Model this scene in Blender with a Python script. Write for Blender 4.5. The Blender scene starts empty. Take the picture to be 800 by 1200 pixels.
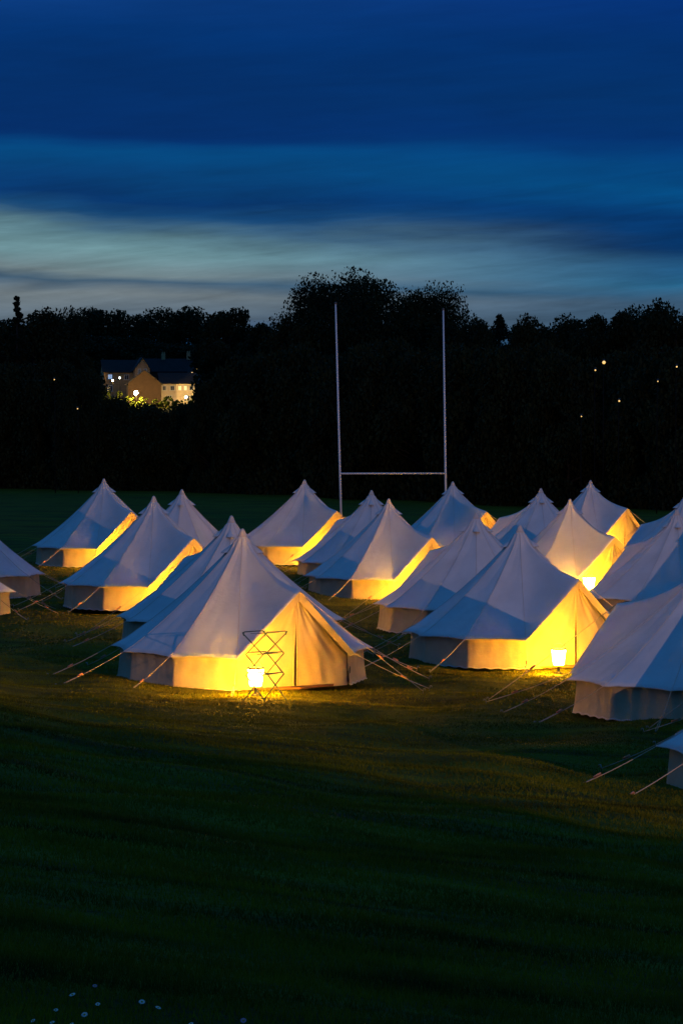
import bpy, bmesh, math, random
import numpy as np
from mathutils import Vector, Matrix
PI = math.pi
R = math.radians
random.seed(7)
rng = np.random.default_rng(11)
sc = bpy.context.scene
col = sc.collection

# ------------------------------------------------------------------ helpers
class MB:
    def __init__(s): s.v = []; s.f = []
    def add(s, vs, fs):
        n = len(s.v); s.v += [tuple(p) for p in vs]; s.f += [tuple(i + n for i in q) for q in fs]; return s
    def box(s, c, d, rz=0.0, tilt=None):
        M = Matrix.Rotation(rz, 3, 'Z')
        if tilt: M = M @ Matrix.Rotation(tilt, 3, 'X')
        vs = []
        for x in (-.5, .5):
            for y in (-.5, .5):
                for z in (-.5, .5):
                    vs.append(Vector(c) + M @ Vector((x*d[0], y*d[1], z*d[2])))
        return s.add(vs, [(0,1,3,2),(4,6,7,5),(0,4,5,1),(2,3,7,6),(0,2,6,4),(1,5,7,3)])
    def tube(s, pts, r, n=8, cap=True):
        pts = [Vector(p) for p in pts]
        rs = r if isinstance(r, (list, tuple)) else [r]*len(pts)
        vs = []; fs = []
        for i, p in enumerate(pts):
            a = pts[max(0, i-1)]; b = pts[min(len(pts)-1, i+1)]
            t = (b-a).normalized()
            u = t.cross(Vector((0,0,1))) if abs(t.z) < .95 else t.cross(Vector((1,0,0)))
            u.normalize(); w = t.cross(u)
            for k in range(n):
                an = 2*PI*k/n
                vs.append(p + (u*math.cos(an) + w*math.sin(an))*rs[i])
        for i in range(len(pts)-1):
            for k in range(n):
                fs.append((i*n+k, i*n+(k+1) % n, (i+1)*n+(k+1) % n, (i+1)*n+k))
        if cap:
            fs.append(tuple(reversed(range(n)))); fs.append(tuple((len(pts)-1)*n+k for k in range(n)))
        return s.add(vs, fs)
    def grid(s, fn, nu, nv):
        vs = [fn(i/nu, j/nv) for i in range(nu+1) for j in range(nv+1)]
        fs = [(i*(nv+1)+j, (i+1)*(nv+1)+j, (i+1)*(nv+1)+j+1, i*(nv+1)+j+1) for i in range(nu) for j in range(nv)]
        return s.add(vs, fs)
    def lathe(s, prof, n=20, c=(0,0,0)):
        vs = []
        for r, z in prof:
            for k in range(n):
                a = 2*PI*k/n; vs.append((c[0]+r*math.cos(a), c[1]+r*math.sin(a), c[2]+z))
        fs = [(i*n+k, i*n+(k+1) % n, (i+1)*n+(k+1) % n, (i+1)*n+k) for i in range(len(prof)-1) for k in range(n)]
        return s.add(vs, fs)
    def build(s, name, mat, parent=None, smooth=True, merge=False):
        me = bpy.data.meshes.new(name); me.from_pydata(s.v, [], s.f)
        if merge:
            bm = bmesh.new(); bm.from_mesh(me); bmesh.ops.remove_doubles(bm, verts=bm.verts, dist=.0008)
            bm.to_mesh(me); bm.free()
        me.materials.append(mat)
        if smooth: me.polygons.foreach_set('use_smooth', [True]*len(me.polygons))
        me.update()
        o = bpy.data.objects.new(name, me); col.objects.link(o)
        if parent: o.parent = parent
        return o

def tag(o, label=None, cat=None, group=None, kind=None):
    if label: o['label'] = label
    if cat: o['category'] = cat
    if group: o['group'] = group
    if kind: o['kind'] = kind
    return o
def empty(name, loc=(0,0,0), rz=0.0):
    o = bpy.data.objects.new(name, None); col.objects.link(o)
    o.location = loc; o.rotation_euler = (0,0,rz); o.empty_display_size = .2; return o
def copy_tree(o, parent=None):
    c = o.copy(); col.objects.link(c)
    if parent: c.parent = parent
    for ch in list(o.children): copy_tree(ch, c)
    return c
def np_mesh(name, V, F, mat, smooth=False):
    """V (n,3), F (m,k) -> object"""
    me = bpy.data.meshes.new(name); k = F.shape[1]
    me.vertices.add(len(V)); me.vertices.foreach_set('co', V.astype(np.float32).ravel())
    me.loops.add(F.size); me.loops.foreach_set('vertex_index', F.astype(np.int32).ravel())
    me.polygons.add(len(F)); me.polygons.foreach_set('loop_start', np.arange(0, F.size, k, dtype=np.int32))
    me.polygons.foreach_set('loop_total', np.full(len(F), k, dtype=np.int32))
    if smooth: me.polygons.foreach_set('use_smooth', np.ones(len(F), dtype=bool))
    me.update(calc_edges=True); me.materials.append(mat)
    return me
def link(name, me, parent=None):
    o = bpy.data.objects.new(name, me); col.objects.link(o)
    if parent: o.parent = parent
    return o

# ------------------------------------------------------------------ materials
def mat(name, base, rough=.8, var=.12, scale=6, bump=0, bscale=60, spec=.3, trans=0, metal=0, dark=None, detail=6):
    m = bpy.data.materials.new(name); m.use_nodes = True
    nt = m.node_tree; N = nt.nodes; L = nt.links
    b = N['Principled BSDF']; out = N['Material Output']
    b.inputs['Roughness'].default_value = rough; b.inputs['Metallic'].default_value = metal
    b.inputs['Specular IOR Level'].default_value = spec
    tc = N.new('ShaderNodeTexCoord')
    no = N.new('ShaderNodeTexNoise'); no.inputs['Scale'].default_value = scale; no.inputs['Detail'].default_value = detail
    L.new(tc.outputs['Object'], no.inputs['Vector'])
    r = N.new('ShaderNodeValToRGB')
    d = dark or tuple(c*(1-var*2) for c in base)
    r.color_ramp.elements[0].position = .3; r.color_ramp.elements[0].color = (*d, 1)
    r.color_ramp.elements[1].position = .7; r.color_ramp.elements[1].color = (*[min(1, c*(1+var*.4)) for c in base], 1)
    L.new(no.outputs['Fac'], r.inputs['Fac']); L.new(r.outputs['Color'], b.inputs['Base Color'])
    if bump:
        n2 = N.new('ShaderNodeTexNoise'); n2.inputs['Scale'].default_value = bscale; n2.inputs['Detail'].default_value = 4
        L.new(tc.outputs['Object'], n2.inputs['Vector'])
        bp = N.new('ShaderNodeBump'); bp.inputs['Strength'].default_value = bump; bp.inputs['Distance'].default_value = .02
        L.new(n2.outputs['Fac'], bp.inputs['Height']); L.new(bp.outputs['Normal'], b.inputs['Normal'])
    if trans:
        t = N.new('ShaderNodeBsdfTranslucent'); L.new(r.outputs['Color'], t.inputs['Color'])
        mx = N.new('ShaderNodeMixShader'); mx.inputs[0].default_value = trans
        L.new(b.outputs[0], mx.inputs[1]); L.new(t.outputs[0], mx.inputs[2]); L.new(mx.outputs[0], out.inputs['Surface'])
    return m
def emis(name, c, s):
    m = bpy.data.materials.new(name); m.use_nodes = True; nt = m.node_tree
    b = nt.nodes['Principled BSDF']; b.inputs['Base Color'].default_value = (.8,.8,.8,1)
    b.inputs['Emission Color'].default_value = (*c, 1); b.inputs['Emission Strength'].default_value = s
    return m

M = {}
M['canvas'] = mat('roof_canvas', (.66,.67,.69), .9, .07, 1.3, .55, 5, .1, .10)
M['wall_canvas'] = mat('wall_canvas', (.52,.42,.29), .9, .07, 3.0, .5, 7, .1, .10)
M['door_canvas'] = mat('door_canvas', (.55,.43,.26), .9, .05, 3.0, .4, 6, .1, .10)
M['seam'] = mat('seam_tape', (.58,.53,.50), .9, .05, 5, .2, 40, .1)
M['dark_void'] = mat('dark_inside', (.02,.016,.01), .9, .1, 5)
M['sheet'] = mat('groundsheet_pvc', (.22,.10,.035), .6, .1, 5, .2, 8)
M['rope'] = mat('guy_rope', (.45,.36,.26), .9, .1, 30)
M['toggle'] = mat('rope_toggle', (.55,.22,.12), .6, .1, 30)
M['peg'] = mat('steel_peg', (.3,.3,.3), .4, .1, 30, metal=.8)
M['white_paint'] = mat('white_post_paint', (.78,.78,.78), .45, .06, 2, .1, 20)
M['pad'] = mat('post_cap_paint', (.1,.1,.1), .6)
M['rack'] = mat('rack_dark_wire', (.05,.09,.08), .4, .1, 20, spec=.5)
M['rackcap'] = mat('rack_corner_plastic', (.01,.09,.09), .5, .1, 20)
M['bark'] = mat('bark', (.03,.024,.018), .95, .25, 5, .6, 12)
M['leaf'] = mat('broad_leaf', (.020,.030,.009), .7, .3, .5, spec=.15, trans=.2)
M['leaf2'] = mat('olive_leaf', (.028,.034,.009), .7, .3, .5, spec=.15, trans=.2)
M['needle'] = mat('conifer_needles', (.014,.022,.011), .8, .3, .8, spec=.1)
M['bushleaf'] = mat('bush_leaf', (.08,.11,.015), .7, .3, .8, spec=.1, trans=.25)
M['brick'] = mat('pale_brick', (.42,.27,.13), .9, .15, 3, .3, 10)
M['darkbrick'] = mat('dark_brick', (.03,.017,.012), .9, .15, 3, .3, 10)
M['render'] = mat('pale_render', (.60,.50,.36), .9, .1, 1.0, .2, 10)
M['greywall'] = mat('grey_render', (.25,.25,.24), .9, .1, 1.0)
M['slate'] = mat('roof_slate', (.012,.013,.015), .8, .25, 1.5, .5, 4)
M['glass'] = mat('window_glass', (.02,.025,.03), .15, .1, 3, spec=.6)
M['trim'] = mat('window_trim', (.6,.6,.58), .6)
M['metal_dark'] = mat('lamp_metal', (.08,.08,.08), .5, .1, 10, metal=.6)
M['pole'] = mat('black_pole_paint', (.012,.012,.012), .9, .1, 10, spec=.05)
M['petal'] = mat('daisy_petal', (.80,.80,.78), .7, .05, 20, trans=.2)
M['petal_pink'] = mat('clover_petal', (.55,.28,.40), .7, .1, 20)
M['yolk'] = mat('daisy_centre', (.6,.42,.04), .8)
M['stem'] = mat('daisy_stem', (.05,.09,.02), .8)
WARM = (1.0, .43, .012)
M['lantern_glow'] = emis('lantern_glow', WARM, 640)
M['street_glow'] = emis('street_glow', (1.0,.62,.18), 1900)
M['small_glow'] = emis('small_glow', (1.0,.58,.12), 1.2)
M['white_glow'] = emis('porch_glow', (.75,1.0,.85), 40)
M['lit_win'] = emis('lit_window', (1.0,.6,.22), .9)
M['blue_win'] = emis('blue_window', (.35,.6,1.0), .5)

# ------------------------------------------------------------------ terrain
CH = 5.37
def bank_q(x, y): return (x+6.8)*-.81 + (y-54)*-.58
def S(a, b, t):
    t = np.clip((t-a)/(b-a), 0, 1); return t*t*(3-2*t)
_r = np.random.default_rng(5)
TUS = []
for _k in range(14):
    _wl = _r.uniform(1.1, 4.5); _an = _r.uniform(0, PI); TUS.append((2*PI/_wl*math.cos(_an), 2*PI/_wl*math.sin(_an), _r.uniform(0, 6.28), .0042*_wl**.9))
def ground(x, y):
    x = np.asarray(x, float); y = np.asarray(y, float)
    q = bank_q(x, y); w = 1.6
    qq = w*np.logaddexp(0, q/w)
    bz = .15*np.where(qq < 34, qq, 34 + 8*(1-np.exp(-(qq-34)/8)))
    z = bz - .2*S(-3,1,x)*S(45,58,y)*(1-S(200,300,y)) - .15*S(4,11,x)*S(55,75,y)*(1-S(200,300,y))
    z = z + .025*np.sin(x*.9+y*.35)*np.sin(y*.55-x*.2)*(1-S(150,200,y)) * S(44,60,y+0*x)*.6
    # gentle lumps on the bank, running with the mowing
    along = (x*.58 - y*.81)
    z = z + S(0,8,q)*(.012*np.sin(q*1.15+.3*np.sin(along*.21)) + .010*np.sin(q*2.7+along*.05)+ .03*np.sin(along*.4)*np.sin(q*.6))
    for (kx, ky, ph, am) in TUS: z = z + am*np.sin(kx*x+ky*y+ph)*(1-S(120,170,y))*S(12,26,y)
    hill = S(235, 1000, y)
    z = z + hill*20 + 0.25*S(240,600,y)*np.sin(x*.012+y*.004) + 6*S(800,1600,y)
    return z
def gz(x, y): return float(ground(x, y))

def mgrass():
    m = bpy.data.materials.new('grass_ground'); m.use_nodes = True
    nt = m.node_tree; N = nt.nodes; L = nt.links; b = N['Principled BSDF']
    b.inputs['Roughness'].default_value = .95; b.inputs['Specular IOR Level'].default_value = .1
    tc = N.new('ShaderNodeTexCoord')
    n1 = N.new('ShaderNodeTexNoise'); n1.inputs['Scale'].default_value = .5; n1.inputs['Detail'].default_value = 8
    n2 = N.new('ShaderNodeTexNoise'); n2.inputs['Scale'].default_value = 9; n2.inputs['Detail'].default_value = 6
    L.new(tc.outputs['Object'], n1.inputs['Vector']); L.new(tc.outputs['Object'], n2.inputs['Vector'])
    # mowing stripes that run along the bank
    mp = N.new('ShaderNodeMapping'); mp.inputs['Rotation'].default_value = (0,0,R(54.4)); mp.inputs['Scale'].default_value = (.06,1.3,1)
    n3 = N.new('ShaderNodeTexNoise'); n3.inputs['Scale'].default_value = 1.4; n3.inputs['Detail'].default_value = 3
    L.new(tc.outputs['Object'], mp.inputs['Vector']); L.new(mp.outputs[0], n3.inputs['Vector'])
    ad = N.new('ShaderNodeMath'); ad.operation = 'ADD'; L.new(n1.outputs['Fac'], ad.inputs[0]); L.new(n2.outputs['Fac'], ad.inputs[1])
    ad2 = N.new('ShaderNodeMath'); ad2.operation = 'MULTIPLY_ADD'; ad2.inputs[1].default_value = 2.0; L.new(n3.outputs['Fac'], ad2.inputs[0]); L.new(ad.outputs[0], ad2.inputs[2])
    dv = N.new('ShaderNodeMath'); dv.operation = 'DIVIDE'; dv.inputs[1].default_value = 4; L.new(ad2.outputs[0], dv.inputs[0])
    r = N.new('ShaderNodeValToRGB'); e = r.color_ramp.elements
    e[0].position = .38; e[0].color = (.026,.025,.002,1); e[1].position = .62; e[1].color = (.125,.122,.003,1)
    L.new(dv.outputs[0], r.inputs['Fac']); L.new(r.outputs['Color'], b.inputs['Base Color'])
    bp = N.new('ShaderNodeBump'); bp.inputs['Strength'].default_value = .9; bp.inputs['Distance'].default_value = .05
    n4 = N.new('ShaderNodeTexNoise'); n4.inputs['Scale'].default_value = 14; n4.inputs['Detail'].default_value = 5
    L.new(tc.outputs['Object'], n4.inputs['Vector']); L.new(n4.outputs['Fac'], bp.inputs['Height']); L.new(bp.outputs['Normal'], b.inputs['Normal'])
    return m
M['ground'] = mgrass()
def spaced(n, lo, hi, fine):
    t = np.linspace(-1, 1, n); k = math.asinh(hi/fine)
    return fine*np.sinh(t*k)
xs = spaced(360, -2500, 2500, 9.0)
ys = np.concatenate([np.linspace(-400,-20,20), np.linspace(-18,6,20), np.linspace(6.2,90,420), np.linspace(90.5,260,180), np.geomspace(262,4200,120)])
X, Y = np.meshgrid(xs, ys, indexing='ij'); Z = ground(X, Y)
V = np.stack([X, Y, Z], -1).reshape(-1, 3); ny = len(ys); nx = len(xs)
i, j = np.meshgrid(np.arange(nx-1), np.arange(ny-1), indexing='ij'); a = (i*ny+j).ravel()
F = np.stack([a, a+ny, a+ny+1, a+1], 1)
g = link('ground', np_mesh('ground', V, F, M['ground'], True)); tag(g, kind='structure')

# grass blades: one object nobody could count
def mblade():
    m = bpy.data.materials.new('grass_blade'); m.use_nodes = True
    nt = m.node_tree; N = nt.nodes; L = nt.links; b = N['Principled BSDF']; out = N['Material Output']
    b.inputs['Roughness'].default_value = .75; b.inputs['Specular IOR Level'].default_value = .15
    tc = N.new('ShaderNodeTexCoord')
    n1 = N.new('ShaderNodeTexNoise'); n1.inputs['Scale'].default_value = 1.1; n1.inputs['Detail'].default_value = 8; n1.inputs['Roughness'].default_value = .7
    L.new(tc.outputs['Object'], n1.inputs['Vector'])
    r = N.new('ShaderNodeValToRGB'); e = r.color_ramp.elements
    e[0].position = .38; e[0].color = (.032,.031,.002,1); e[1].position = .62; e[1].color = (.19,.188,.004,1)
    mp = N.new('ShaderNodeMapping'); mp.inputs['Rotation'].default_value = (0,0,R(54.4)); mp.inputs['Scale'].default_value = (.05,1.1,1)
    n3 = N.new('ShaderNodeTexNoise'); n3.inputs['Scale'].default_value = 1.2; n3.inputs['Detail'].default_value = 5
    L.new(tc.outputs['Object'], mp.inputs['Vector']); L.new(mp.outputs[0], n3.inputs['Vector'])
    mm = N.new('ShaderNodeMath'); mm.operation = 'ADD'; L.new(n1.outputs['Fac'], mm.inputs[0]); L.new(n3.outputs['Fac'], mm.inputs[1])
    m5 = N.new('ShaderNodeMath'); m5.operation = 'MULTIPLY'; m5.inputs[1].default_value = .5; L.new(mm.outputs[0], m5.inputs[0])
    L.new(m5.outputs[0], r.inputs['Fac']); L.new(r.outputs['Color'], b.inputs['Base Color'])
    t = N.new('ShaderNodeBsdfTranslucent'); L.new(r.outputs['Color'], t.inputs['Color'])
    mx = N.new('ShaderNodeMixShader'); mx.inputs[0].default_value = .3
    L.new(b.outputs[0], mx.inputs[1]); L.new(t.outputs[0], mx.inputs[2]); L.new(mx.outputs[0], out.inputs['Surface'])
    return m
bladeP = []
def blades(y0, y1, dens, h, w):
    hw = lambda y: .135*y + 1.6
    area = (hw(y0)+hw(y1))*(y1-y0); n = int(area*dens)
    y = rng.uniform(y0, y1, n); x = rng.uniform(-1, 1, n)*hw(y1)
    k = np.abs(x) < hw(y); x = x[k]; y = y[k]
    # tufty density
    p = .5+.5*np.sin(x*2.1+1.3*np.sin(y*1.7))*np.sin(y*2.6+x*.7)
    k = rng.random(len(x)) < .55+.45*p; x = x[k]; y = y[k]; p = p[k]; n = len(x)
    z = ground(x, y) - .006
    hh = h*rng.uniform(.45, 1.25, n)*(.7+.5*p); a = rng.uniform(0, 2*PI, n)
    la = rng.uniform(0, 2*PI, n); ll = hh*rng.uniform(.1, .8, n)
    dx = np.cos(a)*w/2; dy = np.sin(a)*w/2
    A = np.stack([x-dx, y-dy, z], 1); B = np.stack([x+dx, y+dy, z], 1)
    C = np.stack([x+np.cos(la)*ll, y+np.sin(la)*ll, z+hh], 1)
    bladeP.append(np.stack([A, B, C], 1).reshape(-1, 3))
blades(7, 14, 5200, .05, .006)
blades(14, 24, 2200, .05, .009)
blades(24, 40, 900, .05, .014)
blades(40, 62, 800, .036, .018)
blades(62, 100, 230, .04, .03)
V = np.concatenate(bladeP); F = np.arange(len(V)).reshape(-1, 3)
gr = link('grass', np_mesh('grass', V, F, mblade())); tag(gr, 'short mown grass covering the bank and the camping field', 'grass', kind='stuff')

# ------------------------------------------------------------------ bell tent
def pol(deg, r, z): a = R(deg); return Vector((r*math.sin(a), -r*math.cos(a), z))
RE, ZE, RW = 2.63, .62, 2.5
def prof(t):
    """ridge profile, t 0 apex .. 1 eave -> (r,z)"""
    if t < .14:
        u = t/.14; return (.27*u, 3.0-.37*u + .03*math.sin(PI*u))
    u = (t-.14)/.86
    r = .27 + (RE-.27)*u; z = 2.63 + (ZE-2.63)*u
    z -= .13*math.sin(PI*u)**1.0*(1-.25*u)
    if u > .9: z += .02*(u-.9)/.1
    return r, z
def ridge_door(t):
    if t < .14:
        u = t/.14; return Vector((0, -.27*u, 3.0-.31*u))
    u = (t-.14)/.86
    return Vector((0, -(.27+2.17*u), 2.69-.74*u-.16*math.sin(PI*u)*(1-.3*u)))
def roof_pt(phi, t):
    """phi measured from the door, 30..330"""
    k = math.floor(phi/30-1e-9) if phi > 30 else 1; a0 = 30*k; w = (phi-a0)/30
    r0, z0 = prof(t)
    A = pol(a0, r0, z0); B = pol(a0+30, r0, z0)
    p = A.lerp(B, w); s = math.sin(PI*w)
    p.z -= .028*s*math.sin(PI*min(1, t*1.05))
    rad = Vector((p.x, p.y, 0))
    if rad.length > 1e-6: p -= rad.normalized()*.035*s*t**5
    p.z += .022*s*t**6
    if rad.length > 1e-6: p += (rad.normalized()*.6+Vector((0,0,.6)))*(.007*math.sin(phi*.71+3*t)*t*t + .006*math.sin(phi*1.9+7*t)*t**4 + .005*math.sin(phi*.33)*math.sin(t*14+phi*.2))*min(1, s*3)
    if t > .9: p += rad.normalized()*(.045*(1-min(1, s*2.2))*(t-.9)/.1)
    return p
def door_roof_pt(side, w, t):
    """w 0 at the door ridge, 1 at the corner ridge (phi=30*side)"""
    Rr = ridge_door(t); C = roof_pt(30, t); 
    C = Vector((abs(C.x)*side, C.y, C.z))
    p = Rr.lerp(C, w); s = math.sin(PI*w)
    n = Vector((side*.7, -.3, .65)); p -= n*.05*s*math.sin(PI*min(1, t*.98))
    p += Vector((side*.2, .5, .1))*(-.03)*s*t**8
    return p

def make_tent():
    t_ = empty('bell_tent')
    rf = MB()
    rf.grid(lambda u, v: roof_pt(30+300*u, v**1.15), 120, 26)
    for sd in (-1, 1):
        rf.grid(lambda u, v: door_roof_pt(sd, 1-u, v**1.15), 14, 26)
    canopy = rf.build('canopy', M['canvas'], t_, merge=True)
    bm = bmesh.new(); bm.from_mesh(canopy.data); bmesh.ops.recalc_face_normals(bm, faces=bm.faces); bm.to_mesh(canopy.data); bm.free()
    so = canopy.modifiers.new('thick', 'SOLIDIFY'); so.thickness = .006
    # seams along every ridge
    sm = MB()
    for k in list(range(1, 12)):
        pts = []
        for q in range(1, 16):
            p = roof_pt(30*k, q/15.0) if k > 1 else roof_pt(30, q/15.0)
            pts.append(p+Vector((0,0,.004)))
        sm.tube(pts, .006, 4, False)
    sm.build('seam', M['seam'], canopy)
    # rolled hem round the eave
    hm = MB(); pts = [roof_pt(30+300*i/150, 1) for i in range(151)]
    hm.tube(pts, .012, 5); hm.build('hem', M['seam'], canopy)
    # apex sleeve
    MB().lathe([(.0, .07), (.035, .05), (.07, -.03), (.10, -.10)], 14, (0,0,3.0)).build('apex_cap', M['seam'], t_)
    # hooded vents
    for deg in (62, 150, 242):
        v = MB(); rr, zz = .30, 2.63
        c = pol(deg, rr, zz); o = pol(deg, rr+.14, zz-.055); ta = (pol(deg+90, 1, 0))
        up = pol(deg, .20, 2.76)
        hood = [up, c+ta*.10+Vector((0,0,-.06)), c-ta*.10+Vector((0,0,-.06)), o+ta*.055, o-ta*.055]
        v.add(hood, [(0,1,3),(0,3,4),(0,4,2)])
        vo = v.build('vent', M['canvas'], t_)
        d = MB(); d.add([hood[1]+Vector((0,0,-.012)), hood[2]+Vector((0,0,-.012)), hood[4]+Vector((0,0,-.012)), hood[3]+Vector((0,0,-.012))], [(0,1,2,3)])
        d.build('opening', M['dark_void'], vo)
    # wall
    def wallp(u, v):
        phi = 30+300*u; k = min(10, max(1, math.floor(phi/30+1e-9))); a0 = 30*k; w = (phi-a0)/30
        A = pol(a0, RW, 0); B = pol(a0+30, RW, 0); p = A.lerp(B, min(1, max(0, w)))
        s = math.sin(PI*w); n = Vector((p.x, p.y, 0)).normalized()
        p += n*(.05*(1-v)**2 - .03*s*math.sin(PI*v) + .012*math.sin(phi*1.7+v*2)*(1-v) + .010*math.sin(phi*.83)*v)
        p.z = .012+.62*v + .015*math.sin(phi*.9)*(1-v)
        return p
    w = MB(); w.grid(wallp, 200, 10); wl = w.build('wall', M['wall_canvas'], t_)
    sk = MB(); sk.tube([wallp(i/200, 0)+Vector((0,0,.0)) for i in range(201)], .016, 5); sk.build('mud_skirt', M['seam'], wl)
    # door panels
    apex = Vector((0, -2.30, 1.88))
    def doorp(sd, u, v):
        z = 1.9*v
        C0 = pol(30*sd, RW, 0); 
        if z < .6: outer = Vector((C0.x, C0.y, z))
        else:
            q = (z-.6)/1.3; outer = Vector((C0.x, C0.y, .6)).lerp(apex+Vector((0,0,.02)), q); outer.z = z
        inner = Vector((0, -2.25-.03*v, z)); 
        p = outer.lerp(inner, u)
        amp = math.sin(PI*u)**.7*(1-v)**.4
        fold = .012*math.sin(u*13+ v*5*sd)*(.4+.6*u) + .006*math.sin(u*27-v*9+sd) + .014*math.sin((u*6+v*7)*1.3)
        p.y += -amp*fold - .05*amp + .05*math.sin(PI*v)*(1-u)
        return p
    for sd in (-1, 1):
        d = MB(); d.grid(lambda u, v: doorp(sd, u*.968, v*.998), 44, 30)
        dp = d.build('door_panel', M['door_canvas'], t_)
        # edging rolled against the middle zip
        e = MB(); e.tube([doorp(sd, .968, v/14)+Vector((.0, -.010, 0)) for v in range(15)], .016, 6); e.build('door_edge', M['door_canvas'], dp)
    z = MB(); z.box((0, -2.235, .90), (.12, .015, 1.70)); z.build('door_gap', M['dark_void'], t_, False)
    # flap of canvas running down both sides of the opening
    for sd in (-1, 1):
        fl = MB()
        def flp(u, v):
            a = door_roof_pt(sd, u, 1.0); inn = Vector((-sd*.10*v, .03*v, -.11*v*(1-.6*u)))
            return a+inn+Vector((0, -.004, -.004))
        fl.grid(flp, 20, 3); fl.build('awning_flap', M['door_canvas'], t_)
    # A-frame inside the opening
    pf = MB(); 
    for sd in (-1, 1): pf.tube([Vector((sd*1.2, -2.13, .62)), Vector((0, -2.27, 1.86))], .016, 8)
    pf.build('door_frame', M['peg'], t_)
    gs = MB(); n = 12
    ring = [pol(30*k, RW-.03, .005) for k in range(12)]; ring[0] = pol(0, 2.50, .005)
    gs.add(ring+[p+Vector((0,0,.045)) for p in ring], [tuple(range(12, 24))]+[(k, (k+1) % 12, 12+(k+1) % 12, 12+k) for k in range(12)])
    gs.build('groundsheet', M['sheet'], t_, False)
    # maker patch
    mp = MB(); c = pol(31.5, RW+.02, .30); 
    mp.lathe([(.0,0),(.05,0),(.05,.006),(0,.006)], 12); 
    mo = mp.build('patch', M['dark_void'], t_); mo.location = c; mo.rotation_euler = (R(90), 0, R(45)); mo.scale = (.75,1.5,1)
    # ropes
    def rope(a, b):
        a = Vector(a); b = Vector(b); pts = []
        for q in range(7):
            u = q/6; p = a.lerp(b, u); p.z -= .03*math.sin(PI*u); pts.append(p)
        r_ = MB(); r_.tube(pts, .0072, 5); ro = r_.build('guy_rope', M['rope'], t_)
        # doubled tail behind the slider
        sl = a.lerp(b, .66); d = (b-a).normalized(); side = d.cross(Vector((0,0,1))).normalized()
        tb = MB(); tb.tube([sl+Vector((0,0,-.02)), sl+side*.03+d*.15+Vector((0,0,-.02)), b+side*.025], .0075, 5); tb.build('rope_tail', M['rope'], ro)
        bx = MB(); bx.tube([sl-d*.06, sl+d*.06], [.022,.017], 6); bx.build('slider', M['toggle'], ro)
        pg = MB(); pg.tube([b+Vector((0,0,-.05)), b+d*.02+Vector((0,0,.06)), b+d*.05+Vector((0,0,.075)), b+d*.06+Vector((0,0,.045))], .009, 5); pg.build('peg', M['peg'], ro)
    for k in range(1, 12):
        tip = roof_pt(30*k, 1); rr = {1: 4.25, 11: 3.75}.get(k, 4.0+.16*math.sin(k*2.3))
        rope(tip, pol(30*k+3*math.sin(k*1.7), rr, .02))
    rope(ridge_door(1)+Vector((0,-.02,-.02)), pol(27, 4.35, .02))
    return t_

proto = make_tent()
DIRA, DIRB = 30, 210
tents = [  # type, x, y, label
 ('A', -8.59, 99.18, 'bell tent at the back left corner with gold light on its right edge'),
 ('A', -5.22, 76.23, 'bell tent with gold door strip, directly in front of the back left corner tent'),
 ('B', -5.05, 85.72, 'unlit bell tent, only its small peak showing between two gold-edged tents at left'),
 ('B', -2.63, 64.43, 'unlit bell tent directly behind the big tent with the wire rack'),
 ('A', -2.05, 55.93, 'large bell tent with wire drying rack and glowing lantern before its golden door'),
 ('A', -1.37, 100.89, 'back row bell tent just left of the left rugby upright, gold door edge'),
 ('B', .99, 92.95, 'unlit bell tent under the rugby crossbar, half hidden behind a gold-edged tent'),
 ('A', 1.46, 85.24, 'gold-edged bell tent mid-camp, in front of the unlit tent under the crossbar'),
 ('A', 4.35, 105.66, 'back row bell tent standing at the foot of the right rugby upright'),
 ('B', 3.51, 71.51, 'dark blue bell tent left of the big tent with the bucket lantern'),
 ('A', 4.08, 62.29, 'large bell tent right of centre with bucket lantern at its pale gold door'),
 ('B', 6.92, 94.99, 'unlit back row bell tent right of the rugby posts, between two lit tents'),
 ('A', 7.32, 87.53, 'bell tent whose golden door and glaring lantern rise behind the big lit tent'),
 ('A', 10.34, 113.67, 'farthest lit bell tent at the back right with whole golden door showing'),
 ('B', 9.42, 76.81, 'dark blue bell tent at the right, just behind the cropped foreground tent'),
 ('B', 11.73, 93.11, 'unlit bell tent cut by the right edge, behind another blue tent'),
 ('B', 6.75, 50.0, 'large dark blue bell tent in the right foreground, cut by the frame edge'),
 ('A', 7.15, 38.4, 'nearest bell tent at the lower right, only left eave tip and wall showing'),
 ('B', 8.9, 44.3, 'unseen bell tent added outside the right edge to shade the cropped foreground tent'),  # added out of view, keeps the floodlight off the foreground tent
 ('A', 11.4, 70.3, 'unseen bell tent added outside the right edge to shade the dark blue tent behind'),  # added out of view too, casts shade on the next tent back
 ('B', -11.5, 81.6, 'dark blue bell tent at the left edge, only right slope and wall showing'),
 ('B', -11.45, 74.0, 'bell tent at left edge showing only a sliver of eave and sandy wall'),
]
rots = {16: 8, 17: -3, 4: 0, 10: -1}
lab_lan = {0:'back left corner tent',1:'tent in front of the back left corner tent',4:'door of the large tent with the wire rack',5:'back row tent left of the left rugby upright',
 7:'middle gold-edged tent',8:'back row tent at the right rugby upright',10:'large tent right of centre, on show in full',12:'golden-doored tent behind the big lit tent',13:'farthest lit tent at the back right'}
TG = 'white bell tents pitched on the field'
lantern_spots = []
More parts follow.
